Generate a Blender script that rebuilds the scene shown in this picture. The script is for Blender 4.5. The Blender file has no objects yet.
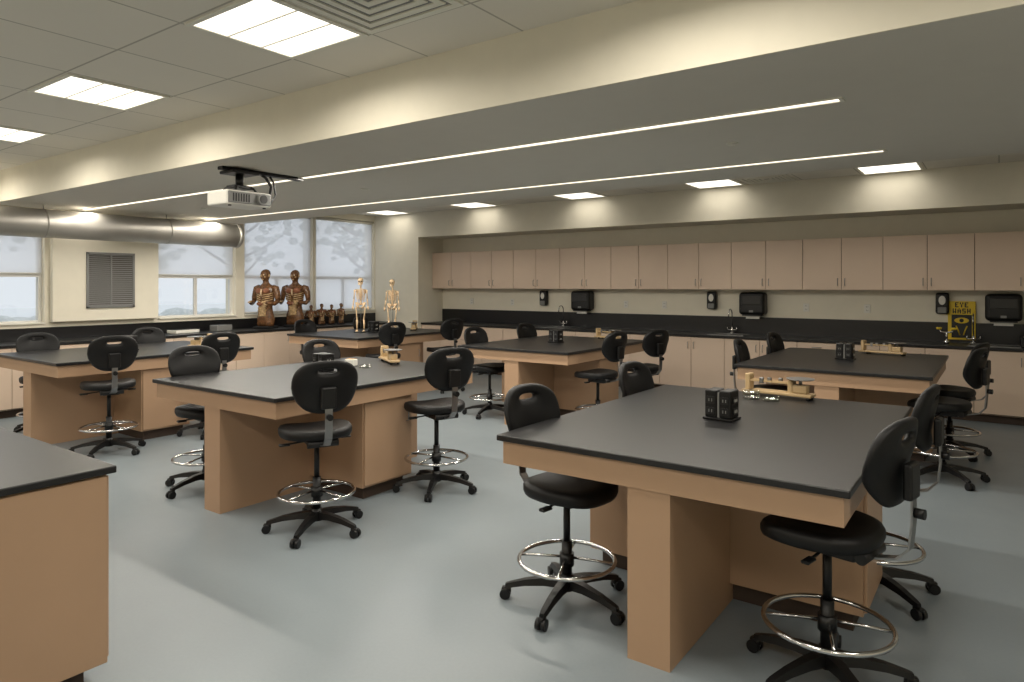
import bpy, bmesh, math, random
from mathutils import Vector, Matrix
random.seed(7)
S=bpy.context.scene

# ------------------------------------------------------------ materials
def lin(c):
    return tuple(((v/255)/12.92 if v/255<=0.04045 else (((v/255)+0.055)/1.055)**2.4) for v in c)
def mat(name,rgb,rough=0.5,metal=0.0,var=0.06,scale=6.0,bump=0.0,bscale=200,spec=0.5):
    m=bpy.data.materials.new(name); m.use_nodes=True
    nt=m.node_tree; b=nt.nodes['Principled BSDF']
    c=lin(rgb)
    tc=nt.nodes.new('ShaderNodeTexCoord')
    n=nt.nodes.new('ShaderNodeTexNoise'); n.inputs['Scale'].default_value=scale; n.inputs['Detail'].default_value=4
    nt.links.new(tc.outputs['Object'],n.inputs['Vector'])
    r=nt.nodes.new('ShaderNodeValToRGB')
    r.color_ramp.elements[0].position=0.3; r.color_ramp.elements[1].position=0.7
    r.color_ramp.elements[0].color=(*[v*(1-var) for v in c],1)
    r.color_ramp.elements[1].color=(*[min(1,v*(1+var)) for v in c],1)
    nt.links.new(n.outputs['Fac'],r.inputs['Fac']); nt.links.new(r.outputs['Color'],b.inputs['Base Color'])
    b.inputs['Roughness'].default_value=rough; b.inputs['Metallic'].default_value=metal
    b.inputs['Specular IOR Level'].default_value=spec
    if bump>0:
        n2=nt.nodes.new('ShaderNodeTexNoise'); n2.inputs['Scale'].default_value=bscale
        nt.links.new(tc.outputs['Object'],n2.inputs['Vector'])
        bp=nt.nodes.new('ShaderNodeBump'); bp.inputs['Strength'].default_value=bump; bp.inputs['Distance'].default_value=0.002
        nt.links.new(n2.outputs['Fac'],bp.inputs['Height']); nt.links.new(bp.outputs['Normal'],b.inputs['Normal'])
    return m

M={}
M['wall']=mat('cream_wall_paint',(226,220,203),0.85,var=0.02,bump=0.1)
M['gyp']=mat('lowered_ceiling_paint',(214,209,198),0.9,var=0.01)
M['trimw']=mat('white_trim',(225,222,210),0.5,var=0.02)
M['lam']=mat('tan_laminate',(170,139,111),0.45,var=0.03,scale=3)
M['lam2']=mat('beige_cabinet_laminate',(212,190,170),0.5,var=0.025,scale=2)
M['lamdark']=mat('cabinet_gap_dark',(80,64,50),0.8)
M['top']=mat('black_epoxy_top',(27,27,28),0.36,var=0.12,scale=60,spec=0.4)
M['splash']=mat('black_backsplash',(20,20,22),0.3,var=0.2,scale=30)
M['kick']=mat('dark_toe_kick',(60,46,36),0.7)
M['plas']=mat('black_polyurethane',(12,12,13),0.5,var=0.15,scale=30,bump=0.3,bscale=300,spec=.32)
M['plas2']=mat('black_nylon',(12,12,13),0.4,var=0.1,spec=.4)
M['chrome']=mat('chrome',(205,205,205),0.15,1.0,var=0.02)
M['steel']=mat('brushed_steel',(150,150,150),0.35,1.0,var=0.05)
M['galv']=mat('galvanized_duct',(178,175,168),0.5,0.8,var=0.06,scale=4)
M['white']=mat('white_plastic',(222,220,212),0.4,var=0.02)
M['grey']=mat('grey_plastic',(120,120,118),0.4,var=0.03)
M['boneM']=mat('bone',(224,196,158),0.5,var=0.12,scale=25)
M['muscle']=mat('muscle_model_paint',(104,72,46),0.24,var=0.5,scale=28,bump=0.4,bscale=60)
M['muscle2']=mat('tendon_model_paint',(184,154,112),0.26,var=0.35,scale=30)
M['organ']=mat('organ_model_paint',(136,88,64),0.26,var=0.3,scale=30)
M['baltan']=mat('balance_enamel',(186,160,120),0.35,var=0.05)
M['wood']=mat('light_wood',(196,150,90),0.5,var=0.15,scale=12)
M['yellow']=mat('yellow_sign',(222,190,40),0.5,var=0.03)
M['blackp']=mat('black_print',(18,18,18),0.5)
M['concrete']=mat('exterior_paving',(235,235,235),0.9)
M['grass']=mat('haze_pale_ground',(228,230,228),0.95,var=0.04,scale=3)  # grass-ish ground, haze and window washout painted into its pale colour
M['leaf']=mat('haze_pale_foliage',(200,204,200),0.9,var=0.12,scale=5)  # foliage colour lightened to stand in for outdoor haze
M['bark']=mat('bark',(145,140,136),0.9,var=0.2,scale=8)
M['brick']=mat('exterior_building',(228,225,222),0.9,var=0.06)  # distant building paled, haze put into the wall colour
M['extglass']=mat('exterior_building_glass',(170,178,186),0.3)
M['winframe']=mat('window_frame_paint',(214,212,206),0.5,var=0.02)

# floor : mottled blue grey vinyl
fm=mat('blue_grey_vinyl_floor',(124,133,138),0.38,var=0.03,scale=0.8,spec=0.45)
nt=fm.node_tree; b=nt.nodes['Principled BSDF']
ramp=[n for n in nt.nodes if n.type=='VALTORGB'][0]
tc=[n for n in nt.nodes if n.type=='TEX_COORD'][0]
n3=nt.nodes.new('ShaderNodeTexNoise'); n3.inputs['Scale'].default_value=60; n3.inputs['Detail'].default_value=3
nt.links.new(tc.outputs['Object'],n3.inputs['Vector'])
mr=nt.nodes.new('ShaderNodeMapRange'); mr.inputs['To Min'].default_value=0.95; mr.inputs['To Max'].default_value=1.05
nt.links.new(n3.outputs['Fac'],mr.inputs['Value'])
mx=nt.nodes.new('ShaderNodeVectorMath'); mx.operation='SCALE'
nt.links.new(ramp.outputs['Color'],mx.inputs[0]); nt.links.new(mr.outputs['Result'],mx.inputs['Scale'])
nt.links.new(mx.outputs['Vector'],b.inputs['Base Color'])
n4=nt.nodes.new('ShaderNodeTexNoise'); n4.inputs['Scale'].default_value=4
nt.links.new(tc.outputs['Object'],n4.inputs['Vector'])
mr2=nt.nodes.new('ShaderNodeMapRange'); mr2.inputs['To Min'].default_value=0.33; mr2.inputs['To Max'].default_value=0.42
nt.links.new(n4.outputs['Fac'],mr2.inputs['Value']); nt.links.new(mr2.outputs['Result'],b.inputs['Roughness'])
M['floor']=fm

CELL=0.73
def tile_mat(name,ox,oy):
    m=bpy.data.materials.new(name); m.use_nodes=True; nt=m.node_tree; b=nt.nodes['Principled BSDF']
    tc=nt.nodes.new('ShaderNodeTexCoord'); mp=nt.nodes.new('ShaderNodeMapping')
    mp.inputs['Location'].default_value=(-ox,-oy,0)
    br=nt.nodes.new('ShaderNodeTexBrick'); br.offset=0; br.squash=1
    br.inputs['Scale'].default_value=1; br.inputs['Brick Width'].default_value=CELL; br.inputs['Row Height'].default_value=CELL
    br.inputs['Mortar Size'].default_value=0.007; br.inputs['Mortar Smooth'].default_value=0.1
    br.inputs['Color1'].default_value=(*lin((228,223,212)),1); br.inputs['Color2'].default_value=(*lin((223,218,207)),1)
    br.inputs['Mortar'].default_value=(*lin((175,170,158)),1)
    nt.links.new(tc.outputs['Object'],mp.inputs['Vector']); nt.links.new(mp.outputs['Vector'],br.inputs['Vector'])
    nt.links.new(br.outputs['Color'],b.inputs['Base Color']); b.inputs['Roughness'].default_value=0.9
    return m
def emat(name,rgb,s):
    m=bpy.data.materials.new(name); m.use_nodes=True; nt=m.node_tree
    nt.nodes.remove(nt.nodes['Principled BSDF']); e=nt.nodes.new('ShaderNodeEmission')
    e.inputs['Color'].default_value=(*lin(rgb),1); e.inputs['Strength'].default_value=s
    nt.links.new(e.outputs[0],nt.nodes['Material Output'].inputs[0]); return m
M['lamp']=emat('troffer_lens_lit',(255,248,232),2.2)
M['lamp2']=emat('linear_lens_lit',(255,243,222),2.2)
# shade
def shade_mat(name,tr):
    m=bpy.data.materials.new(name); m.use_nodes=True; nt=m.node_tree
    nt.nodes.remove(nt.nodes['Principled BSDF'])
    t=nt.nodes.new('ShaderNodeBsdfTransparent'); l=nt.nodes.new('ShaderNodeBsdfTranslucent'); d=nt.nodes.new('ShaderNodeBsdfDiffuse')
    l.inputs['Color'].default_value=(0.90,0.90,0.93,1); d.inputs['Color'].default_value=(0.8,0.8,0.8,1)
    a=nt.nodes.new('ShaderNodeMixShader'); a.inputs[0].default_value=0.2
    nt.links.new(l.outputs[0],a.inputs[1]); nt.links.new(d.outputs[0],a.inputs[2])
    c=nt.nodes.new('ShaderNodeMixShader')
    tc=nt.nodes.new('ShaderNodeTexCoord'); w=nt.nodes.new('ShaderNodeTexNoise'); w.inputs['Scale'].default_value=3
    mr=nt.nodes.new('ShaderNodeMapRange'); mr.inputs['To Min'].default_value=1-tr-.02; mr.inputs['To Max'].default_value=1-tr+.02
    nt.links.new(tc.outputs['Object'],w.inputs['Vector']); nt.links.new(w.outputs['Fac'],mr.inputs['Value']); nt.links.new(mr.outputs['Result'],c.inputs[0])
    nt.links.new(t.outputs[0],c.inputs[1]); nt.links.new(a.outputs[0],c.inputs[2])
    nt.links.new(c.outputs[0],nt.nodes['Material Output'].inputs[0]); return m
M['shade']=shade_mat('roller_shade_mesh_fabric',0.28)
def glass_mat(name,gl=0.06,tint=(0.95,0.97,0.98,1)):
    m=bpy.data.materials.new(name); m.use_nodes=True; nt=m.node_tree
    nt.nodes.remove(nt.nodes['Principled BSDF'])
    t=nt.nodes.new('ShaderNodeBsdfTransparent'); t.inputs[0].default_value=tint
    g=nt.nodes.new('ShaderNodeBsdfGlossy'); g.inputs['Roughness'].default_value=0.03
    c=nt.nodes.new('ShaderNodeMixShader'); c.inputs[0].default_value=gl
    nt.links.new(t.outputs[0],c.inputs[1]); nt.links.new(g.outputs[0],c.inputs[2])
    nt.links.new(c.outputs[0],nt.nodes['Material Output'].inputs[0]); return m
M['glass']=glass_mat('window_glass')
M['dish']=glass_mat('dish_glass',0.18,(0.9,0.92,0.9,1))

# ------------------------------------------------------------ mesh builder
class MB:
    def __init__(s): s.v=[];s.f=[];s.m=[];s.sm=[];s.names=[]
    def mi(s,n):
        if n not in s.names: s.names.append(n)
        return s.names.index(n)
    def add(s,vs,fs,m,smooth=False,mx=None):
        o=len(s.v)
        for v in vs:
            v=Vector(v)
            if mx is not None: v=mx@v
            s.v.append(tuple(v))
        k=s.mi(m)
        for f in fs: s.f.append([i+o for i in f]); s.m.append(k); s.sm.append(smooth)
    def bx(s,x0,x1,y0,y1,z0,z1,m,mx=None):
        vs=[(x0,y0,z0),(x1,y0,z0),(x1,y1,z0),(x0,y1,z0),(x0,y0,z1),(x1,y0,z1),(x1,y1,z1),(x0,y1,z1)]
        fs=[(0,3,2,1),(4,5,6,7),(0,1,5,4),(1,2,6,5),(2,3,7,6),(3,0,4,7)]
        s.add(vs,fs,m,False,mx)
    def rb(s,x0,x1,y0,y1,z0,z1,m,r=0.01,seg=2,mx=None):
        bm=bmesh.new(); bmesh.ops.create_cube(bm,size=1)
        for v in bm.verts:
            v.co=Vector(((x0+x1)/2+v.co.x*(x1-x0),(y0+y1)/2+v.co.y*(y1-y0),(z0+z1)/2+v.co.z*(z1-z0)))
        bmesh.ops.bevel(bm,geom=list(bm.edges),offset=r,segments=seg,profile=0.5,affect='EDGES')
        bm.verts.index_update()
        s.add([v.co.copy() for v in bm.verts],[[v.index for v in f.verts] for f in bm.faces],m,False,mx); bm.free()
    def tube(s,pts,r,m,n=8,closed=False,cap=True,mx=None):
        pts=[Vector(p) for p in pts]; N=len(pts)
        rs=r if isinstance(r,(list,tuple)) else [r]*N
        vs=[];fs=[]; prev=None
        for i,p in enumerate(pts):
            if closed: t=(pts[(i+1)%N]-pts[i-1])
            else: t=(pts[min(i+1,N-1)]-pts[max(i-1,0)])
            t.normalize()
            if prev is None:
                a=Vector((0,0,1)) if abs(t.z)<0.9 else Vector((1,0,0))
                u=t.cross(a).normalized()
            else:
                u=(prev-t*prev.dot(t)).normalized()
            prev=u; w=t.cross(u)
            for k in range(n):
                an=2*math.pi*k/n
                vs.append(p+(u*math.cos(an)+w*math.sin(an))*rs[i])
        for i in range(N if closed else N-1):
            j=(i+1)%N
            for k in range(n):
                l=(k+1)%n
                fs.append((i*n+k,i*n+l,j*n+l,j*n+k))
        if cap and not closed:
            fs.append(tuple(range(n))[::-1]); fs.append(tuple((N-1)*n+k for k in range(n)))
        s.add(vs,fs,m,True,mx)
    def cyl(s,p0,p1,r,m,n=16,r1=None,mx=None):
        p0=Vector(p0);p1=Vector(p1); t=(p1-p0).normalized()
        a=Vector((0,0,1)) if abs(t.z)<0.9 else Vector((1,0,0))
        u=t.cross(a).normalized(); w=t.cross(u); r1=r if r1 is None else r1
        A=[p0+(u*math.cos(2*math.pi*k/n)+w*math.sin(2*math.pi*k/n))*r for k in range(n)]
        B=[p1+(u*math.cos(2*math.pi*k/n)+w*math.sin(2*math.pi*k/n))*r1 for k in range(n)]
        s.add(A+B,[(k,(k+1)%n,n+(k+1)%n,n+k) for k in range(n)],m,True,mx)
        s.add(A,[tuple(range(n))[::-1]],m,False,mx); s.add(B,[tuple(range(n))],m,False,mx)
    def ell(s,c,r,m,n=14,k=9,mx=None):
        vs=[];fs=[]
        for i in range(k+1):
            ph=math.pi*i/k
            for j in range(n):
                th=2*math.pi*j/n
                vs.append((c[0]+r[0]*math.sin(ph)*math.cos(th),c[1]+r[1]*math.sin(ph)*math.sin(th),c[2]+r[2]*math.cos(ph)))
        for i in range(k):
            for j in range(n):
                l=(j+1)%n
                fs.append((i*n+j,(i+1)*n+j,(i+1)*n+l,i*n+l))
        s.add(vs,fs,m,True,mx)
    def loft(s,rings,m,smooth=True,cap=True,mx=None):
        n=len(rings[0]); vs=[v for r in rings for v in r]; fs=[]
        for i in range(len(rings)-1):
            for k in range(n):
                l=(k+1)%n
                fs.append((i*n+k,i*n+l,(i+1)*n+l,(i+1)*n+k))
        if cap:
            fs.append(tuple(range(n))[::-1]); fs.append(tuple((len(rings)-1)*n+k for k in range(n)))
        s.add(vs,fs,m,smooth,mx)
    def mesh(s,name):
        me=bpy.data.meshes.new(name); me.from_pydata(s.v,[],s.f)
        for n in s.names: me.materials.append(M[n])
        me.polygons.foreach_set('material_index',s.m); me.polygons.foreach_set('use_smooth',s.sm)
        bm=bmesh.new(); bm.from_mesh(me); bmesh.ops.remove_doubles(bm,verts=bm.verts,dist=1e-6)
        bmesh.ops.recalc_face_normals(bm,faces=bm.faces); bm.to_mesh(me); bm.free()
        me.update(); return me
    def obj(s,name,loc=(0,0,0),rz=0):
        return inst(s.mesh(name),name,loc,rz)
def inst(me,name,loc=(0,0,0),rz=0,sc=1):
    o=bpy.data.objects.new(name,me); S.collection.objects.link(o)
    o.location=loc; o.rotation_euler=(0,0,rz); o.scale=(sc,sc,sc); return o

# ------------------------------------------------------------ dimensions
H=1.66
XL=-10.62; XR=3.2; YB=10.58; YF=-2.4
ZC=3.10; ZL=2.705; YBM=3.17; YBM2=6.70; YS=9.85; XREC=-9.38; ZS=2.61

# room shell
m=MB(); m.bx(XL,XR,YF,YB,-0.1,0,'floor'); m.obj('floor')
M['tileA']=tile_mat('acoustic_tile_near',-3.29-CELL/2-CELL*20,1.96-CELL*20)
M['tileB']=tile_mat('acoustic_tile_far',-3.29-CELL/2-CELL*20,9.10-CELL*20)
m=MB(); m.bx(XL,XR,YF,YBM,ZC,ZC+0.1,'tileA'); m.obj('ceiling')
m=MB(); m.bx(XL,XR,YBM2,YB,ZC,ZC+0.1,'tileB'); m.obj('ceiling')
m=MB(); m.bx(XL,XR,YBM,YBM2,ZL,ZC+0.1,'gyp')
m.bx(XL,XR,YBM-0.012,YBM,ZL,ZC,'wall'); m.bx(XL,XR,YBM2,YBM2+0.012,ZL,ZC,'wall'); m.obj('ceiling_lowered')
m=MB(); m.bx(XREC,XR,YS,YB,ZS,ZC,'wall'); m.obj('wall_soffit')
m=MB(); m.bx(XL,XREC,YS,YB,0,ZC,'wall'); m.obj('wall_return')
m=MB(); m.bx(XL-0.3,XR,YB,YB+0.15,0,ZC+0.1,'wall'); m.obj('wall_back')
m=MB(); m.bx(XR,XR+0.15,YF,YB+0.15,0,ZC+0.1,'wall'); m.obj('wall_right')
m=MB(); m.bx(XL-0.3,XR+0.15,YF-0.15,YF,0,ZC+0.1,'wall'); m.obj('wall_front')
# window wall with openings
W=[(-0.9,0.6,1.13,2.42),(0.7,2.2,1.13,2.42),(2.28,3.80,1.13,2.42),(5.35,6.66,1.13,2.42),(6.83,8.27,1.13,2.98),(8.34,9.83,1.13,2.98)]
m=MB(); T=0.3
m.bx(XL-T,XL,YF,YB,0,1.13,'wall')
ys=YF
for (a,b_,z0,z1) in W:
    m.bx(XL-T,XL,ys,a,1.13,ZC+0.1,'wall'); m.bx(XL-T,XL,a,b_,z1,ZC+0.1,'wall'); ys=b_
m.bx(XL-T,XL,ys,YB,1.13,ZC+0.1,'wall'); m.obj('wall_left')
# pier cover panel with louvre
m=MB(); m.rb(XL+.001,XL+0.10,3.86,5.30,1.15,2.36,'wall',0.008)
m.obj('wall_pier_panel')
m=MB(); x=XL+0.102
y0,y1,z0,z1=4.28,4.94,1.33,2.13
for (a,b_,c,d) in [(y0,y0+.03,z0,z1),(y1-.03,y1,z0,z1),(y0,y1,z0,z0+.03),(y0,y1,z1-.03,z1),((y0+y1)/2-.01,(y0+y1)/2+.01,z0,z1)]:
    m.bx(x,x+.02,a,b_,c,d,'grey')
m.bx(x,x+.004,y0,y1,z0,z1,'kick')
for i in range(26):
    z=z0+.04+i*(z1-z0-.08)/25
    m.add([(x+.004,y0+.03,z+.012),(x+.018,y0+.03,z-.008),(x+.018,y1-.03,z-.008),(x+.004,y1-.03,z+.012)],[(0,1,2,3)],'grey')
m.obj('air_return_grille')

# windows
for i,(a,b_,z0,z1) in enumerate(W):
    m=MB(); X=XL-0.12
    f=0.045
    full=i>=4
    rail=1.80
    for (p,q,r,s_) in [(a,a+f,z0,z1),(b_-f,b_,z0,z1),(a+f,b_-f,z0,z0+f),(a+f,b_-f,z1-f,z1),(a+f,b_-f,rail-.03,rail+.03)]:
        m.bx(X-.03,X+.03,p,q,r,s_,'winframe')
    m.bx(X-.02,X+.02,(a+b_)/2-.025,(a+b_)/2+.025,z0+f,rail-.03,'winframe')
    m.bx(X-.003,X+.003,a+f,b_-f,z0+f,z1-f,'glass')
    m.bx(XL-T,XL+0.03,a,b_,z0-.0,z0+.02,'trimw')
    zb=z0+.05 if full else rail+0.02
    xs=XL-0.05
    m.add([(xs,a+.02,z1-.03),(xs,b_-.02,z1-.03),(xs,b_-.02,zb),(xs,a+.02,zb)],[(0,1,2,3)],'shade')
    m.cyl((xs,a+.01,z1-.035),(xs,b_-.01,z1-.035),.028,'trimw',12)
    m.cyl((xs,a+.02,zb),(xs,b_-.02,zb),.009,'winframe',8)
    m.obj('window_%d'%(i+1))

# outside world
m=MB(); m.bx(-70,XL-T-0.02,-40,60,-0.6,-0.4,'grass'); m.bx(-18,-14,-40,60,-0.41,-0.38,'concrete'); m.obj('exterior_ground')
def tree(name,x,y,h):
    m=MB(); 
    m.tube([(0,0,-.4),(0.05,0,h*.3),(0,.1,h*.6),(0.1,0,h*.9)],[.22,.17,.1,.03],'bark',8)
    for i in range(16):
        an=i*2.4; z=h*(.25+.04*i); L=h*.30
        e=(math.cos(an)*L,math.sin(an)*L,z+L*.6)
        m.tube([(0,0,z),(e[0]*.5,e[1]*.5,z+L*.25),e],[.07,.045,.02],'bark',6)
        for k in range(12):
            r=random.uniform(.08,.20)
            m.ell((e[0]+random.uniform(-.9,.9),e[1]+random.uniform(-.9,.9),e[2]+random.uniform(-.7,.7)),(r,r*1.1,r*.8),'leaf',7,5)
    m.obj(name,(x,y,0))
for (x,y,h) in [(-20,9,6),(-24,15,7),(-19,17.5,6),(-23,5,7),(-28,11,8),(-21,20,6)]:
    tree('tree',x,y,h)
m=MB(); m.bx(-46,-38,-20,3,-.4,3.5,'brick')
for j in range(8):
    m.bx(-38,-37.95,-18+j*2.6,-16.6+j*2.6,.8,2.4,'extglass')
m.obj('exterior_building')
m=MB()
for i in range(60): m.ell((-36+random.uniform(-1,1),-12+i*1.0,-.3),(1.0,1.0,random.uniform(.4,.8)),'leaf',9,6)
m.obj('hedge')

# ------------------------------------------------------------ ceiling lights
def area(name,x,y,z,sx,sy,p,col=(1,.93,.82),spread=180):
    L=bpy.data.lights.new(name,'AREA'); L.shape='RECTANGLE'; L.size=sx; L.size_y=sy; L.energy=p; L.color=col; L.spread=math.radians(spread)
    o=bpy.data.objects.new(name,L); S.collection.objects.link(o); o.location=(x,y,z); return o
def troffer(x,y,s=0.70,power=38,spread=180):
    m=MB(); h=s/2
    for (a,b_,c,d) in [(-h,h,-h,-h+.03),(-h,h,h-.03,h),(-h,-h+.03,-h+.03,h-.03),(h-.03,h,-h+.03,h-.03)]:
        m.bx(a,b_,c,d,-.012,-.0005,'trimw')
    m.bx(-h+.03,h-.03,-h+.03,h-.03,-.006,-.001,'lamp')
    for q in (-.11,.11): m.bx(-h+.03,h-.03,q-.004,q+.004,-.012,-.005,'trimw')
    o=m.obj('ceiling_troffer_light',(x,y,ZC))
    a=area('troffer_lamp',0,0,-.02,s-.08,s-.08,power,spread=spread); a.parent=o
TX=[1.09,-1.10,-3.29,-5.48,-7.67,-9.86]
for x in TX: troffer(x,1.96+CELL/2,.70,24,165)
for x in TX: troffer(x,1.96+CELL/2-CELL*4,.70,33,175)
for x in TX: troffer(x,9.10+CELL/2,.68,2.5,150)
for y in (4.16,5.94):
    m=MB(); x0,x1=-10.35,-0.73; w=.035
    m.bx(x0,x1,y-w,y+w,ZL-.004,ZL-.0005,'lamp2')
    m.bx(x0,x1,y-w-.012,y-w,ZL-.010,ZL-.0005,'trimw'); m.bx(x0,x1,y+w,y+w+.012,ZL-.010,ZL-.0005,'trimw')
    m.bx(x1,x1+.02,y-w-.012,y+w+.012,ZL-.010,ZL-.0005,'trimw')
    o=m.obj('linear_ceiling_light')
    a=area('linear_lamp',(x0+x1)/2,y,ZL-.02,x1-x0-.1,w*2,135 if y<5 else 180); a.parent=o

# air diffusers
def diffuser(x,y,z=ZC,s=.68):
    m=MB()
    for i in range(5):
        h=s/2*(1-i*.19); t=.040
        for (a,b_,c,d) in [(-h,h,-h,-h+t),(-h,h,h-t,h),(-h,-h+t,-h+t,h-t),(h-t,h,-h+t,h-t)]:
            m.bx(a,b_,c,d,-.014+i*.0015,-.001,'trimw')
    m.bx(-s/2+.02,s/2-.02,-s/2+.02,s/2-.02,-.004,-.0005,'grey')
    m.obj('ceiling_air_diffuser',(x,y,z))
diffuser(-3.29+CELL,1.96+CELL/2); diffuser(-3.29+CELL*1,9.10+CELL/2-0,ZC,.62); diffuser(-8.4,1.96+CELL/2-CELL)
def sprinkler(x,y,z):
    m=MB(); m.cyl((0,0,-.008),(0,0,-.0005),.045,'trimw',20); m.cyl((0,0,-.014),(0,0,-.008),.03,'trimw',16)
    m.obj('fire_sprinkler_head',(x,y,z))
for p in [(-1.6,5.0,ZL),(-5.6,5.05,ZL),(-8.8,5.05,ZL),(-2.6,8.1,ZC),(-6.8,1.2,ZC)]: sprinkler(*p)

# duct
m=MB(); xd,zd,r=-10.09,2.46,.185
m.cyl((xd,YF+0.02,zd),(xd,6.33,zd),r,'galv',32)
m.cyl((xd,6.30,zd),(xd,6.36,zd),r+.008,'galv',32)
for y in (0.2,1.9,3.6,5.2):
    m.cyl((xd,y-.012,zd),(xd,y+.012,zd),r+.003,'galv',32)
    m.cyl((xd,y,zd+r),(xd,y,ZL if y>YBM else ZC),.006,'steel',6)
m.obj('exposed_round_duct')

# ------------------------------------------------------------ tables
TW,TL=1.61,2.12
m=MB()
m.rb(0,TW,0,TL,.88,.91,'top',.005)
m.bx(.025,TW-.025,.025,TL-.025,.765,.88,'lam')
m.bx(TW/2-.1,TW/2+.1,.035,TL-.035,.0,.765,'lam')
m.bx(.08,TW-.08,.83,1.36,.10,.765,'lam'); m.bx(.13,TW-.13,.88,1.31,0,.10,'kick')
for sx,xx in ((-1,.08),(1,TW-.08)):
    a,b_=(xx-.016,xx) if sx<0 else (xx,xx+.016)
    m.rb(a,b_,.842,1.348,.115,.755,'lam',.003,1)
    hx=xx+sx*.04
    m.tube([(xx+sx*.016,1.29,.55),(hx,1.29,.555),(hx,1.29,.65),(xx+sx*.016,1.29,.655)],.005,'steel',6)
tab=m.mesh('lab_table')
TXS=[-2.05,-5.49,-8.93]; TYS=[2.715,6.465]
for ty in TYS:
    for tx in TXS: inst(tab,'lab_table',(tx,ty,0))

# instructor island
m=MB(); X1,Y1=-2.98,1.33; X0,Y0=-5.4,.42
m.rb(X0,X1,Y0,Y1,.88,.91,'top',.005)
m.bx(X0+.03,X1-.03,Y0+.03,Y1-.03,.10,.88,'lam'); m.bx(X0+.08,X1-.09,Y0+.08,Y1-.09,0,.10,'kick')
m.rb(X1-.03,X1-.014,Y0+.03,Y1-.03,.10,.872,'lam',.003,1)
for i in range(4):
    a=X0+.05+i*.585; m.rb(a,a+.575,Y1-.03,Y1-.014,.11,.865,'lam',.003,1)
m.obj('instructor_island_counter')

# ------------------------------------------------------------ cabinets
def handle(m,x,y,z0,z1,dy):
    m.tube([(x,y,z0),(x,y+dy,z0+.006),(x,y+dy,z1-.006),(x,y,z1)],.005,'steel',6)
DW=.5065
m=MB(); x0=-9.37; n=21; yf=10.25; zb,zt=1.59,2.31
m.bx(x0,x0+n*DW,yf+.018,YB-.005,zb,zt,'lam2'); m.bx(x0+.003,x0+n*DW-.003,yf+.014,yf+.0179,zb+.003,zt-.003,'lamdark')
for i in range(n):
    a=x0+i*DW
    m.rb(a+.003,a+DW-.003,yf-.002,yf+.016,zb+.002,zt-.002,'lam2',.002,1)
    hx=a+DW-.045 if i%2==0 else a+.045
    handle(m,hx,yf-.002,zb+.06,zb+.16,-.028)
m.obj('wall_cabinet_run')
m=MB(); yf=9.93; xb0=XREC+.01; xb1=1.9; nb=int((xb1-xb0)/DW)
xb1=xb0+nb*DW
m.bx(xb0,xb1,yf+.02,YB-.005,.10,.88,'lam2'); m.bx(xb0,xb1,yf+.08,YB-.005,0,.10,'kick')
m.bx(xb0+.003,xb1-.003,yf+.014,yf+.0199,.105,.875,'lamdark')
for i in range(nb):
    a=xb0+i*DW
    if i%6 in (2,):
        for (p,q) in ((.115,.36),(.366,.61),(.616,.868)):
            m.rb(a+.003,a+DW-.003,yf-.002,yf+.016,p,q,'lam2',.002,1)
            m.tube([(a+DW/2-.06,yf,q-.06),(a+DW/2-.055,yf-.03,q-.06),(a+DW/2+.055,yf-.03,q-.06),(a+DW/2+.06,yf,q-.06)],.005,'steel',6)
    else:
        m.rb(a+.003,a+DW-.003,yf-.002,yf+.016,.115,.868,'lam2',.002,1)
        hx=a+DW-.045 if i%2==0 else a+.045
        handle(m,hx,yf-.002,.70,.80,-.028)
m.rb(xb0,xb1,9.905,YB-.005,.88,.912,'top',.004,1)
m.bx(xb0,xb1,YB-.025,YB-.004,.912,1.17,'splash')
m.obj('base_cabinet_run')
m=MB(); xf=-9.99; ya,yb=YF+.02,YS-.01; nb=int((yb-ya)/DW); dw=(yb-ya)/nb
m.bx(XL+.005,xf-.02,ya,yb,.10,.88,'lam2'); m.bx(XL+.005,xf-.08,ya,yb,0,.10,'kick')
m.bx(xf-.0199,xf-.014,ya,yb,.105,.875,'lamdark')
for i in range(nb):
    a=ya+i*dw
    m.rb(xf-.016,xf+.002,a+.003,a+dw-.003,.115,.868,'lam2',.002,1)
    hy=a+dw-.045 if i%2==0 else a+.045
    m.tube([(xf,hy,.70),(xf+.03,hy,.706),(xf+.03,hy,.794),(xf,hy,.80)],.005,'steel',6)
m.rb(XL+.005,-9.965,ya,yb,.88,.912,'top',.004,1)
m.bx(XL+.004,XL+.025,ya,yb,.912,1.08,'splash')
m.obj('base_cabinet_run')

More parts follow.
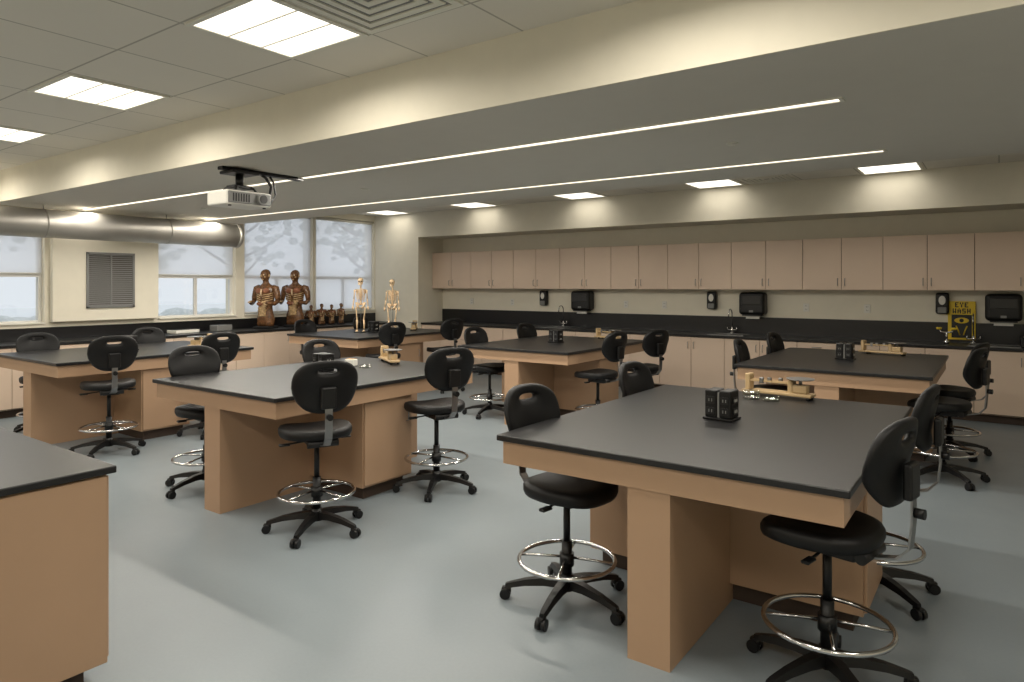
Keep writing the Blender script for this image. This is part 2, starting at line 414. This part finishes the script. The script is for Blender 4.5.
# ------------------------------------------------------------ faucets/sinks
def faucet(x,y,z=.9125,rz=0):
    m=MB(); m.cyl((0,0,0),(0,0,.02),.035,'chrome',16); m.cyl((0,0,.02),(0,0,.10),.014,'chrome',12)
    p=[(0,0,.1),(0,0,.30)]+[(0,-.08+.08*math.cos(t),.30+.08*math.sin(t)) for t in [math.pi*k/8 for k in range(1,9)]]+[(0,-.16,.25)]
    m.tube(p,.009,'chrome',8)
    for s_ in (-1,1):
        m.cyl((0,0,.06),(s_*.07,0,.06),.009,'chrome',8); m.cyl((s_*.07,0,.05),(s_*.07,0,.10),.008,'chrome',8)
        m.cyl((s_*.07-.03,0,.10),(s_*.07+.03,0,.10),.008,'plas2',8)
    m.obj('gooseneck_faucet',(x,y,z),rz)
for x in (-3.34,-6.37,-.27): faucet(x,10.44)
def sink(x):
    m=MB(); w,d=.27,.17
    for (a,b_,c,e) in [(-w,w,-d,-d+.02),(-w,w,d-.02,d),(-w,-w+.02,-d+.02,d-.02),(w-.02,w,-d+.02,d-.02)]:
        m.bx(a,b_,c,e,0,.008,'steel')
    m.bx(-w+.02,w-.02,-d+.02,d-.02,0,.003,'blackp'); m.cyl((0,0,.003),(0,0,.005),.03,'steel',12)
    m.obj('lab_sink',(x,10.18,.9125))
for x in (-3.31,-6.37,-.05): sink(x)
# dispensers
WY=YB-.003
def towel(x,z):
    m=MB(); m.rb(-.19,.19,-.22,0,-.17,.17,'plas2',.05,4); m.rb(-.15,.15,-.226,-.2,-.02,.12,'splash',.01,1)
    m.bx(-.14,.14,-.20,-.05,-.185,-.168,'blackp'); m.bx(-.10,.10,-.14,-.137,-.23,-.185,'white'); m.bx(-.03,.03,-.224,-.22,-.13,-.10,'grey')
    m.obj('paper_towel_dispenser',(x,WY,z))
for x,z in ((-5.99,1.385),(-3.03,1.38),(.04,1.38)): towel(x,z)
def soap(x,z):
    m=MB(); m.rb(-.075,.075,-.11,0,-.14,.14,'plas2',.03,3)
    m.ell((0,-.11,.04),(.04,.006,.06),'white',16,8); m.rb(-.05,.05,-.12,-.1,-.13,-.05,'grey',.008,1)
    m.obj('soap_dispenser',(x,WY,z))
for x,z in ((-6.84,1.42),(-3.68,1.42),(-.61,1.42)): soap(x,z)
def outlet(x,z):
    m=MB(); m.rb(-.04,.04,-.008,0,-.06,.06,'white',.003,1)
    for q in (-.025,.025):
        m.bx(-.012,-.008,-.0095,-.008,q-.01,q+.01,'blackp'); m.bx(.008,.012,-.0095,-.008,q-.01,q+.01,'blackp')
    m.obj('wall_outlet',(x,WY,z))
for x in (-8.6,-7.6,-5.2,-4.5,-2.3,-1.5,.75): outlet(x,1.33)
# eye wash sign
m=MB(); m.rb(-.15,.15,-.012,0,-.25,.25,'yellow',.003,1)
FONT={'E':['111','100','110','100','111'],'Y':['101','101','010','010','010'],'W':['101','101','101','111','101'],'A':['010','101','111','101','101'],'S':['111','100','111','001','111'],'H':['101','101','111','101','101']}
def word(wd,z,cw):
    n=len(wd); x=-(n*cw*4-cw)/2
    for ch in wd:
        for r,row in enumerate(FONT[ch]):
            for c,v in enumerate(row):
                if v=='1': m.bx(x+c*cw,x+(c+1)*cw,-.014,-.012,z-(r+1)*cw,z-r*cw,'blackp')
        x+=cw*4
word('EYE',.235,.013); word('WASH',.155,.013)
m.bx(-.11,.11,-.014,-.012,-.225,.075,'blackp')
m.ell((0,-.015,.0),(.08,.003,.038),'yellow',20,8); m.ell((0,-.018,.0),(.025,.003,.025),'blackp',14,8)
for s_ in (-1,1):
    m.tube([(s_*.02,-.016,-.19),(s_*.04,-.016,-.12),(s_*.06,-.016,-.07)],.008,'yellow',6)
m.obj('eye_wash_sign',(-.40,YB-.028,1.20))
m=MB(); m.cyl((0,0,0),(0,0,.04),.03,'chrome',12); m.cyl((0,0,.04),(0,0,.14),.012,'chrome',10)
m.tube([(-.08,0,.19),(-.06,0,.15),(0,0,.14),(.06,0,.15),(.08,0,.19)],.010,'chrome',8)
for s_ in (-1,1): m.cyl((s_*.08,0,.18),(s_*.08,0,.205),.028,'yellow',14,.034)
m.obj('eye_wash_fixture',(-.55,10.25,.9125))
m=MB(); m.rb(-.16,.16,-.12,.12,0,.13,'plas2',.02,2); m.bx(-.12,.12,-.123,-.119,.03,.10,'grey'); m.cyl((.1,0,.13),(.1,0,.16),.02,'steel',10)
m.obj('countertop_scale',(.36,10.1,.9125))

# ------------------------------------------------------------ chairs
def sup(a,b_,e,n=36,cy=0):
    out=[]
    for k in range(n):
        t=2*math.pi*k/n; c,s_=math.cos(t),math.sin(t)
        out.append((a*math.copysign(abs(c)**(2/e),c),cy+b_*math.copysign(abs(s_)**(2/e),s_)))
    return out
def chair(seat,ringz):
    m=MB()
    for i in range(5):
        a=2*math.pi*i/5+.3; R=Matrix.Rotation(a,4,'Z')
        rings=[]
        for (x,z,w,h) in [(.02,.115,.036,.030),(.12,.112,.028,.024),(.22,.098,.023,.019),(.30,.078,.020,.015),(.325,.072,.014,.012)]:
            rings.append([(x,-w,z-h),(x,w,z-h),(x,w*.7,z+h*.6),(x,-w*.7,z+h*.6)])
        m.loft(rings,'plas2',False,True,R)
        m.cyl((.305,0,.03),(.305,0,.075),.008,'steel',8,mx=R)
        m.cyl((.325,-.026,.028),(.325,-.006,.028),.028,'plas2',16,mx=R)
        m.cyl((.325,.006,.028),(.325,.026,.028),.028,'plas2',16,mx=R)
        m.rb(.295,.345,-.016,.016,.035,.064,'plas2',.008,2,mx=R)
    m.cyl((0,0,.07),(0,0,.15),.042,'plas2',20,.034)
    m.cyl((0,0,.15),(0,0,ringz+.10),.027,'plas2',18)
    m.cyl((0,0,ringz+.10),(0,0,seat-.10),.018,'plas2',16)
    m.cyl((0,0,ringz-.03),(0,0,ringz+.035),.038,'plas2',18)
    N=44
    m.tube([(.25*math.cos(2*math.pi*k/N),.25*math.sin(2*math.pi*k/N),ringz) for k in range(N)],.011,'chrome',8,closed=True)
    for i in range(4):
        a=math.pi*i/2+.5; c,s_=math.cos(a),math.sin(a)
        m.tube([(c*.03,s_*.03,ringz+.012),(c*.13,s_*.13,ringz+.008),(c*.245,s_*.245,ringz)],.007,'chrome',6)
    m.rb(-.075,.075,-.14,.09,seat-.115,seat-.055,'plas2',.012,2)
    m.cyl((.07,.02,seat-.085),(.19,.03,seat-.09),.006,'plas2',8); m.rb(.17,.24,.012,.05,seat-.10,seat-.085,'plas2',.005,1)
    m.cyl((-.07,-.02,seat-.085),(-.20,-.02,seat-.095),.006,'plas2',8); m.rb(-.25,-.18,-.035,.0,seat-.105,seat-.09,'plas2',.005,1)
    m.cyl((-.10,-.17,seat-.08),(.10,-.17,seat-.08),.024,'plas2',14)
    rings=[]
    for (s_,z) in [(.86,-.060),(.97,-.054),(1,-.036),(1,-.018),(.965,-.003),(.88,.004),(.6,-.004),(.2,-.010)]:
        r=[]
        for (x,y) in sup(.24,.225,2.7):
            y2=y*s_+.02; x2=x*s_*(1-.10*max(0,-y/.225))
            front=max(0,(y2-.13)/.115)
            r.append((x2,y2,seat+z-.022*front*front+ (0.010*abs(x2/.235)**2 if z>-.02 else 0)))
        rings.append(r)
    m.loft(rings,'plas',True,True)
    by=-.285
    path=[(0,-.08,seat-.085),(0,-.20,seat-.088),(0,-.27,seat-.07),(0,-.315,seat-.02),(0,-.325,seat+.08),(0,-.325,seat+.30)]
    for i in range(len(path)-1):
        p,q=Vector(path[i]),Vector(path[i+1]); d=(q-p).normalized(); nrm=Vector((1,0,0)).cross(d)*.004
        w=Vector((.024,0,0))
        m.add([p-w-nrm,p+w-nrm,p+w+nrm,p-w+nrm,q-w-nrm,q+w-nrm,q+w+nrm,q-w+nrm],[(0,1,2,3),(4,5,6,7),(0,1,5,4),(1,2,6,5),(2,3,7,6),(3,0,4,7)],'steel')
    m.rb(-.05,.05,-.335,-.30,seat+.17,seat+.31,'plas2',.01,2)
    m.cyl((0,-.33,seat+.12),(0,-.365,seat+.12),.02,'plas2',12)
    n=48; zc=seat+.305; zs=zc+.105
    outer=[];inner=[]
    for k in range(n):
        t=2*math.pi*k/n; c,s_=math.cos(t),math.sin(t)
        e=2.7
        x=.215*math.copysign(abs(c)**(2/e),c); z=.172*math.copysign(abs(s_)**(2/e),s_)
        x*=(1+.16*z/.172) if z<0 else (1+.02*z/.172)
        outer.append((x,zc+z))
        inner.append((.060*math.copysign(abs(c)**(2/e),c),zs+.015*math.copysign(abs(s_)**(2/e),s_)))
    prof=[(0,.0),(.04,.62),(.12,.95),(.35,1),(.65,1),(.86,.9),(.96,.6),(1,0)]
    for side in (1,-1):
        rings=[]
        for (f,w) in prof:
            r=[]
            for k in range(n):
                x=inner[k][0]*(1-f)+outer[k][0]*f; z=inner[k][1]*(1-f)+outer[k][1]*f
                y=by+1.0*x*x-.10*(z-zc)+side*.021*w+.02*math.exp(-((z-(zc-.05))/.07)**2)
                r.append((x,y,z))
            rings.append(r)
        m.loft(rings,'plas',True,False)
    return m.mesh('lab_drafting_chair')
CH={'lo':chair(.635,.225),'mid':chair(.67,.25),'hi':chair(.70,.26)}
R=math.radians
def put(x,y,face,k,dr=0):
    base={'E':-90,'W':90}[face]
    inst(CH[k],'lab_drafting_chair',(x,y,0),R(base+dr))
chairs=[
 (-1.84,3.05,'E','lo',-8),(-1.86,4.42,'E','lo',-5),(-.585,3.07,'W','mid',-12),(-.57,4.12,'W','mid',-4),
 (-1.87,6.95,'E','lo',4),(-1.87,8.15,'E','lo',-6),(-.40,6.85,'W','mid',-14),(-.40,7.95,'W','lo',-16),
 (-5.28,3.05,'E','mid',-8),(-5.32,4.40,'E','lo',-8),(-3.76,2.96,'W','hi',-25),(-3.72,4.12,'W','hi',-22),
 (-5.30,6.88,'E','lo',-5),(-5.30,8.05,'E','lo',-5),(-3.72,6.85,'W','mid',-10),(-3.68,7.95,'W','lo',-22),
 (-8.72,3.12,'E','lo',-5),(-8.74,4.40,'E','lo',0),(-7.16,3.12,'W','hi',-15),(-7.16,4.20,'W','mid',-8),
 (-8.74,6.85,'E','lo',0),(-8.74,8.05,'E','lo',6),(-7.14,6.80,'W','mid',-15),(-7.12,8.05,'W','mid',-15)]
for c in chairs: put(*c)

# ------------------------------------------------------------ table items
ZT=.9105
m=MB()
m.rb(-.085,.085,-.07,.07,0,.012,'plas2',.004,1)
m.rb(-.075,-.006,-.06,.06,.012,.165,'plas2',.008,2); m.rb(.006,.075,-.06,.06,.012,.165,'plas2',.008,2); m.bx(-.006,.006,-.05,.05,.012,.15,'grey')
for sx in (-1,1):
    for q in (.05,.11):
        m.rb(min(sx*.075,sx*.080),max(sx*.075,sx*.080),-.035,.035,q-.018,q+.018,'splash',.002,1)
        for yy in (-.012,.012): m.bx(min(sx*.080,sx*.082),max(sx*.080,sx*.082),yy-.002,yy+.002,q-.008,q+.008,'white')
for sx in (-1,1):
    for q in (.05,.11):
        m.rb(sx*.040-.022,sx*.040+.022,-.064,-.06,q-.020,q+.020,'splash',.001,1)
        for xx in (-.008,.008): m.bx(sx*.04+xx-.002,sx*.04+xx+.002,-.066,-.064,q-.008,q+.008,'grey')
obx=m.mesh('tabletop_outlet_box')
for i,ty in enumerate(TYS):
    for j,tx in enumerate(TXS): inst(obx,'tabletop_outlet_box',(tx+TW/2-.02,ty+TL/2,ZT),R(-4))
# triple-beam balance
m=MB()
m.rb(-.20,.16,-.045,.045,.015,.035,'baltan',.006,2)
for x in (-.18,.14):
    for y in (-.03,.03): m.cyl((x,y,0),(x,y,.016),.012,'blackp',10)
m.rb(-.17,-.08,-.03,.03,.035,.085,'baltan',.008,2)
m.cyl((-.125,0,.085),(-.125,0,.115),.010,'steel',10)
m.cyl((-.125,0,.115),(-.125,0,.122),.075,'steel',28,.08)
for y in (-.022,0,.022): m.bx(-.08,.19,y-.003,y+.003,.085,.095,'baltan')
m.rb(-.09,-.06,-.035,.035,.03,.11,'baltan',.005,1)
m.rb(.17,.20,-.035,.035,.03,.13,'baltan',.005,1); m.rb(.16,.22,-.05,.05,.015,.03,'baltan',.005,1)
for x,y in ((.0,-.022),(.06,0),(.1,.022)): m.rb(x-.012,x+.012,y-.009,y+.009,.075,.112,'steel',.003,1)
bal=m.mesh('triple_beam_balance')
for (x,y,rz) in [(-1.20,4.74,174),(-4.82,4.66,150),(-1.02,8.28,165),(-4.4,8.40,160),(-7.9,4.5,120),(-8.0,8.3,130)]:
    inst(bal,'triple_beam_balance',(x,y,ZT),R(rz),1.1)
def dish(x,y,z,r=.055):
    m=MB()
    rings=[]
    for (rr,zz) in [(r*.2,.001),(r*.95,.001),(r,.006),(r,.028),(r-.003,.028),(r-.003,.006),(r*.2,.004)]:
        rings.append([(rr*math.cos(2*math.pi*k/28),rr*math.sin(2*math.pi*k/28),zz) for k in range(28)])
    m.loft(rings,'dish',True,True); m.obj('glass_dish',(x,y,z))
for p in [(-1.33,4.55,ZT),(-1.33,4.55,ZT+.0295),(-1.20,4.54,ZT),(-4.66,4.2,ZT)]: dish(*p)
m=MB(); m.rb(-.05,.05,-.035,.035,0,.06,'white',.006,1); m.bx(-.04,.04,-.03,.03,.06,.062,'wood'); m.obj('slide_box',(-4.9,4.25,ZT),.3)

# ------------------------------------------------------------ anatomical torso
def torso():
    m=MB(); n=24
    m.rb(-.13,.13,-.16,.16,0,.04,'blackp',.008,1)
    sec=[(.04,.085,.135,0),(.09,.10,.155,0),(.15,.105,.165,0),(.22,.10,.155,0),(.30,.088,.130,.005),(.37,.088,.128,.008),(.45,.100,.145,.005),(.53,.112,.160,0),
         (.60,.110,.170,0),(.66,.098,.180,-.005),(.70,.080,.165,-.01),(.73,.062,.115,-.01),(.755,.052,.070,-.005),(.78,.046,.052,0),(.81,.046,.050,.005),
         (.825,.062,.056,.015),(.85,.078,.064,.018),(.885,.086,.072,.015),(.92,.090,.077,.010),(.955,.082,.070,.004),(.985,.055,.048,0),(1.0,.02,.018,0)]
    rings=[]
    for i,(z,a,b_,xo) in enumerate(sec):
        r=[]
        for k in range(n):
            t=2*math.pi*k/n
            rip=1+.035*math.sin(5*t+z*38)*(1 if z<.74 else .3)
            r.append((xo+a*rip*math.cos(t),b_*rip*math.sin(t),z))
        rings.append(r)
    m.loft(rings,'muscle')
    m.tube([(.095,0,.905),(.117,0,.880),(.098,0,.868)],[.008,.014,.008],'muscle2',8)
    for s_ in (-1,1):
        m.ell((.090,s_*.028,.905),(.013,.015,.012),'boneM',10,7); m.ell((.102,s_*.028,.905),(.003,.006,.006),'blackp',8,5)
        m.ell((.01,s_*.078,.89),(.018,.010,.026),'muscle2',10,7)
        m.ell((.07,s_*.042,.87),(.02,.018,.016),'muscle2',10,6)
    m.ell((.088,0,.848),(.014,.026,.008),'organ',12,6); m.ell((.078,0,.826),(.018,.02,.012),'muscle2',10,6)
    for s_ in (-1,1):
        m.ell((.085,s_*.075,.635),(.035,.070,.050),'organ',14,8)
        for i in range(4):
            z=.57-i*.035
            m.tube([(.02,s_*.165,z+.03),(.07,s_*.130,z+.012),(.108,s_*.07,z),(.118,s_*.02,z-.012)],.009,'muscle2',6)
        m.tube([(-.01,s_*.14,.70),(-.01,s_*.195,.672),(-.01,s_*.225,.60),(0,s_*.240,.53),(.0,s_*.250,.46)],[.045,.062,.052,.046,.038],'muscle',12)
        m.tube([(.0,s_*.250,.465),(.07,s_*.235,.42),(.15,s_*.190,.43),(.20,s_*.155,.45)],[.038,.036,.028,.020],'muscle',12)
        for k in range(4):
            m.tube([(.20,s_*(.165-.013*k),.450),(.235,s_*(.160-.013*k),.455),(.255,s_*(.155-.013*k),.44-.004*abs(k-1.5))],[.008,.0065,.005],'muscle2',6)
        m.ell((.208,s_*.147,.45),(.026,.030,.014),'muscle2',10,6)
        m.tube([(.20,s_*.125,.455),(.222,s_*.112,.468),(.24,s_*.112,.470)],[.009,.007,.005],'muscle2',6)
        m.tube([(.0,s_*.075,.16),(.01,s_*.08,.09),(.01,s_*.08,.042)],[.08,.078,.074],'muscle',14)
    m.tube([(.112,0,.66),(.120,0,.60),(.112,0,.55)],[.012,.015,.010],'boneM',8)
    m.ell((.085,-.045,.415),(.035,.075,.038),'organ',14,8); m.ell((.085,.055,.405),(.032,.045,.034),'muscle2',12,8)
    pts=[]
    for i in range(40):
        t=i/39; pts.append((.092+.008*math.sin(i*1.9),.075*math.sin(i*.95),.375-.17*t))
    m.tube(pts,.017,'muscle2',7)
    m.tube([(-.02,s_*0,.99)]+[(-.06,0,.97),(-.085,0,.92)],.006,'muscle2',6)
    return m.mesh('anatomical_muscle_torso_model')
tm=torso()
inst(tm,'anatomical_torso_model',(-10.28,7.02,.9125),R(-75),1.02); inst(tm,'anatomical_torso_model',(-10.28,7.62,.9125),R(-65),1.02)
for i,y in enumerate((7.98,8.22,8.45,8.68)): inst(tm,'mini_anatomical_model',(-10.3,y,.9125),R(-30+15*i),.38+.02*(i%2))

# skeleton on a stand
def skeleton():
    m=MB()
    m.cyl((0,0,0),(0,0,.015),.10,'blackp',28); m.cyl((-.035,0,.015),(-.035,0,.60),.005,'steel',8)
    def T(p,r,n=7): m.tube(p,[q*1.25 for q in r] if isinstance(r,list) else r*1.25,'boneM',n)
    sp=[(-.02,0,.42),(-.012,0,.46),(-.02,0,.52),(-.034,0,.58),(-.034,0,.64),(-.02,0,.70),(-.01,0,.735)]
    T(sp,[.013,.013,.012,.011,.010,.009,.008])
    for i in range(18):
        z=.43+i*.017; m.ell((-.022-.010*math.sin((z-.42)*9),0,z),(.012,.014,.006),'boneM',8,5)
    m.ell((.0,0,.795),(.052,.041,.046),'boneM',16,10)
    m.ell((.028,0,.757),(.026,.027,.026),'boneM',12,8)
    m.tube([(.0,-.030,.765),(.02,-.028,.738),(.048,0,.730),(.02,.028,.738),(0,.030,.765)],.007,'boneM',6)
    for s_ in (-1,1): m.ell((.045,s_*.018,.783),(.009,.011,.010),'blackp',10,6)
    m.ell((.053,0,.765),(.005,.006,.009),'blackp',8,5); m.bx(.046,.053,-.016,.016,.742,.748,'white')
    for i in range(9):
        z=.665-i*.020; w=.038+.030*math.sin(math.pi*(i+1.6)/10.5); d=.030+.028*math.sin(math.pi*(i+1.6)/10.5)
        for s_ in (-1,1):
            p=[]
            for k in range(9):
                t=math.pi*k/8*(1 if i<7 else .72); p.append((-.008-d*math.cos(t)-.004,s_*w*math.sin(t),z+.006-.035*k/8*(1.0)))
            T(p,.0038,5)
    m.rb(.036,.042,-.008,.008,.545,.645,'boneM',.002,1)
    for s_ in (-1,1):
        T([(-.02,s_*.012,.425),(-.03,s_*.05,.455),(-.005,s_*.072,.450),(.015,s_*.060,.425),(.01,s_*.04,.395),(.022,s_*.008,.385),(.0,s_*.03,.362),(-.012,s_*.04,.395)],[.010,.012,.010,.009,.012,.008,.008,.009])
        m.ell((-.012,s_*.045,.430),(.012,.030,.028),'boneM',10,6)
        T([(.03,s_*.01,.652),(.02,s_*.05,.662),(-.01,s_*.088,.658)],.004,5); m.ell((-.045,s_*.06,.625),(.005,.024,.034),'boneM',10,6)
        T([(-.01,s_*.092,.652),(-.008,s_*.096,.60),(-.005,s_*.100,.515)],[.011,.006,.009])
        T([(-.002,s_*.097,.512),(.006,s_*.103,.46),(.012,s_*.108,.415)],[.007,.004,.006],6); T([(-.008,s_*.105,.512),(-.001,s_*.112,.46),(.008,s_*.116,.415)],[.006,.004,.005],6)
        m.ell((.012,s_*.112,.402),(.008,.012,.010),'boneM',8,5)
        for k in range(5):
            y=s_*(.102+.006*k); L=(.035,.052,.058,.053,.042)[k]; x=.014 if k else .026
            T([(x,y,.396),(x+.003,y,.396-L*.5),(x+.001,y,.396-L)],[.003,.0026,.002],5)
        T([(-.002,s_*.052,.392),(.0,s_*.070,.378),(.004,s_*.062,.30),(.008,s_*.052,.205)],[.012,.011,.007,.012])
        m.ell((.020,s_*.052,.205),(.006,.009,.010),'boneM',8,5)
        T([(.008,s_*.050,.198),(.002,s_*.050,.12),(-.002,s_*.050,.045)],[.011,.006,.007]); T([(.002,s_*.062,.190),(-.003,s_*.062,.12),(-.004,s_*.058,.045)],[.005,.003,.005],6)
        m.ell((-.012,s_*.052,.030),(.016,.012,.012),'boneM',8,5)
        for k in range(5):
            T([(.0,s_*(.046+.004*k),.034),(.032,s_*(.040+.007*k),.026),(.058-.004*k,s_*(.038+.008*k),.019)],[.005,.004,.003],5)
    return m.mesh('mini_skeleton_model')
sk=skeleton()
inst(sk,'skeleton_model',(-8.22,7.32,ZT),R(-50),1.03); inst(sk,'skeleton_model',(-7.70,7.50,ZT),R(-60),1.0)

# ------------------------------------------------------------ projector (local +X runs along the rail)
m=MB()
m.rb(-.42,.43,-.04,.04,-.03,-.0015,'plas2',.004,1)
m.rb(-.36,-.10,-.11,.11,-.055,-.028,'plas2',.006,1)
m.cyl((-.23,0,-.05),(-.23,0,-.17),.035,'plas2',16)
m.rb(-.32,-.14,-.07,.07,-.185,-.155,'plas2',.006,1)
for a in range(4):
    t=math.pi/4+a*math.pi/2; m.tube([(-.23,0,-.17),(-.23+.12*math.cos(t),.12*math.sin(t),-.18),(-.23+.16*math.cos(t),.15*math.sin(t),-.225)],.012,'plas2',6)
m.rb(-.45,-.01,-.16,.16,-.345,-.215,'white',.02,3)
m.rb(-.44,-.02,-.168,-.15,-.33,-.23,'grey',.006,1)
m.cyl((-.12,-.16,-.28),(-.12,-.20,-.28),.050,'grey',22); m.cyl((-.12,-.198,-.28),(-.12,-.205,-.28),.038,'blackp',22)
for i in range(7): m.bx(-.40+i*.025,-.388+i*.025,-.171,-.167,-.315,-.245,'blackp')
m.bx(-.011,-.007,-.12,.12,-.32,-.24,'grey')
for i in range(4): m.bx(-.008,-.004,-.10+i*.055,-.07+i*.055,-.305,-.275,'blackp')
for x in (-.40,-.06): m.cyl((x,-.12,-.355),(x,-.12,-.34),.015,'blackp',10)
m.tube([(-.007,.02,-.28),(.06,.03,-.30),(.10,.03,-.22),(.11,.02,-.12),(.04,.0,-.05),(.0,0,-.03)],.014,'blackp',8)
m.tube([(-.007,-.04,-.28),(.05,-.04,-.31),(.13,-.02,-.20),(.12,0,-.08),(.08,0,-.03)],.009,'blackp',8)
m.obj('ceiling_projector',(-5.55,3.75,ZL),R(90))

for (x,y,w,d,h,c) in [(-10.3,6.2,.10,.14,.10,'grey'),(-10.35,5.6,.12,.2,.05,'white')]:
    m=MB(); m.rb(-w,w,-d,d,0,h,c,.01,2); m.bx(-w+.02,w-.02,-d+.02,d-.02,h,h+.004,'blackp'); m.obj('storage_tray',(x,y,.9125),.1)

# ------------------------------------------------------------ world + camera
w=bpy.data.worlds.new('overcast_sky'); S.world=w; w.use_nodes=True; nt=w.node_tree
bg=nt.nodes['Background']; bg.inputs['Strength'].default_value=1.4
tc=nt.nodes.new('ShaderNodeTexCoord'); sp=nt.nodes.new('ShaderNodeSeparateXYZ'); rp=nt.nodes.new('ShaderNodeValToRGB')
nt.links.new(tc.outputs['Generated'],sp.inputs[0]); nt.links.new(sp.outputs['Z'],rp.inputs['Fac'])
rp.color_ramp.elements[0].position=0; rp.color_ramp.elements[0].color=(.66,.68,.71,1)
rp.color_ramp.elements[1].position=1; rp.color_ramp.elements[1].color=(.84,.86,.92,1)
nt.links.new(rp.outputs['Color'],bg.inputs['Color'])

cam=bpy.data.cameras.new('camera'); co=bpy.data.objects.new('camera',cam); S.collection.objects.link(co)
cam.sensor_fit='HORIZONTAL'; cam.sensor_width=36; cam.lens=36*678/1024; cam.shift_y=-56/1024
co.location=(0,0,H); co.rotation_euler=(math.radians(90),0,math.atan2(.584,.812)); cam.clip_end=300
S.camera=co
S.view_settings.view_transform='Standard'; S.view_settings.look='None'; S.view_settings.exposure=0
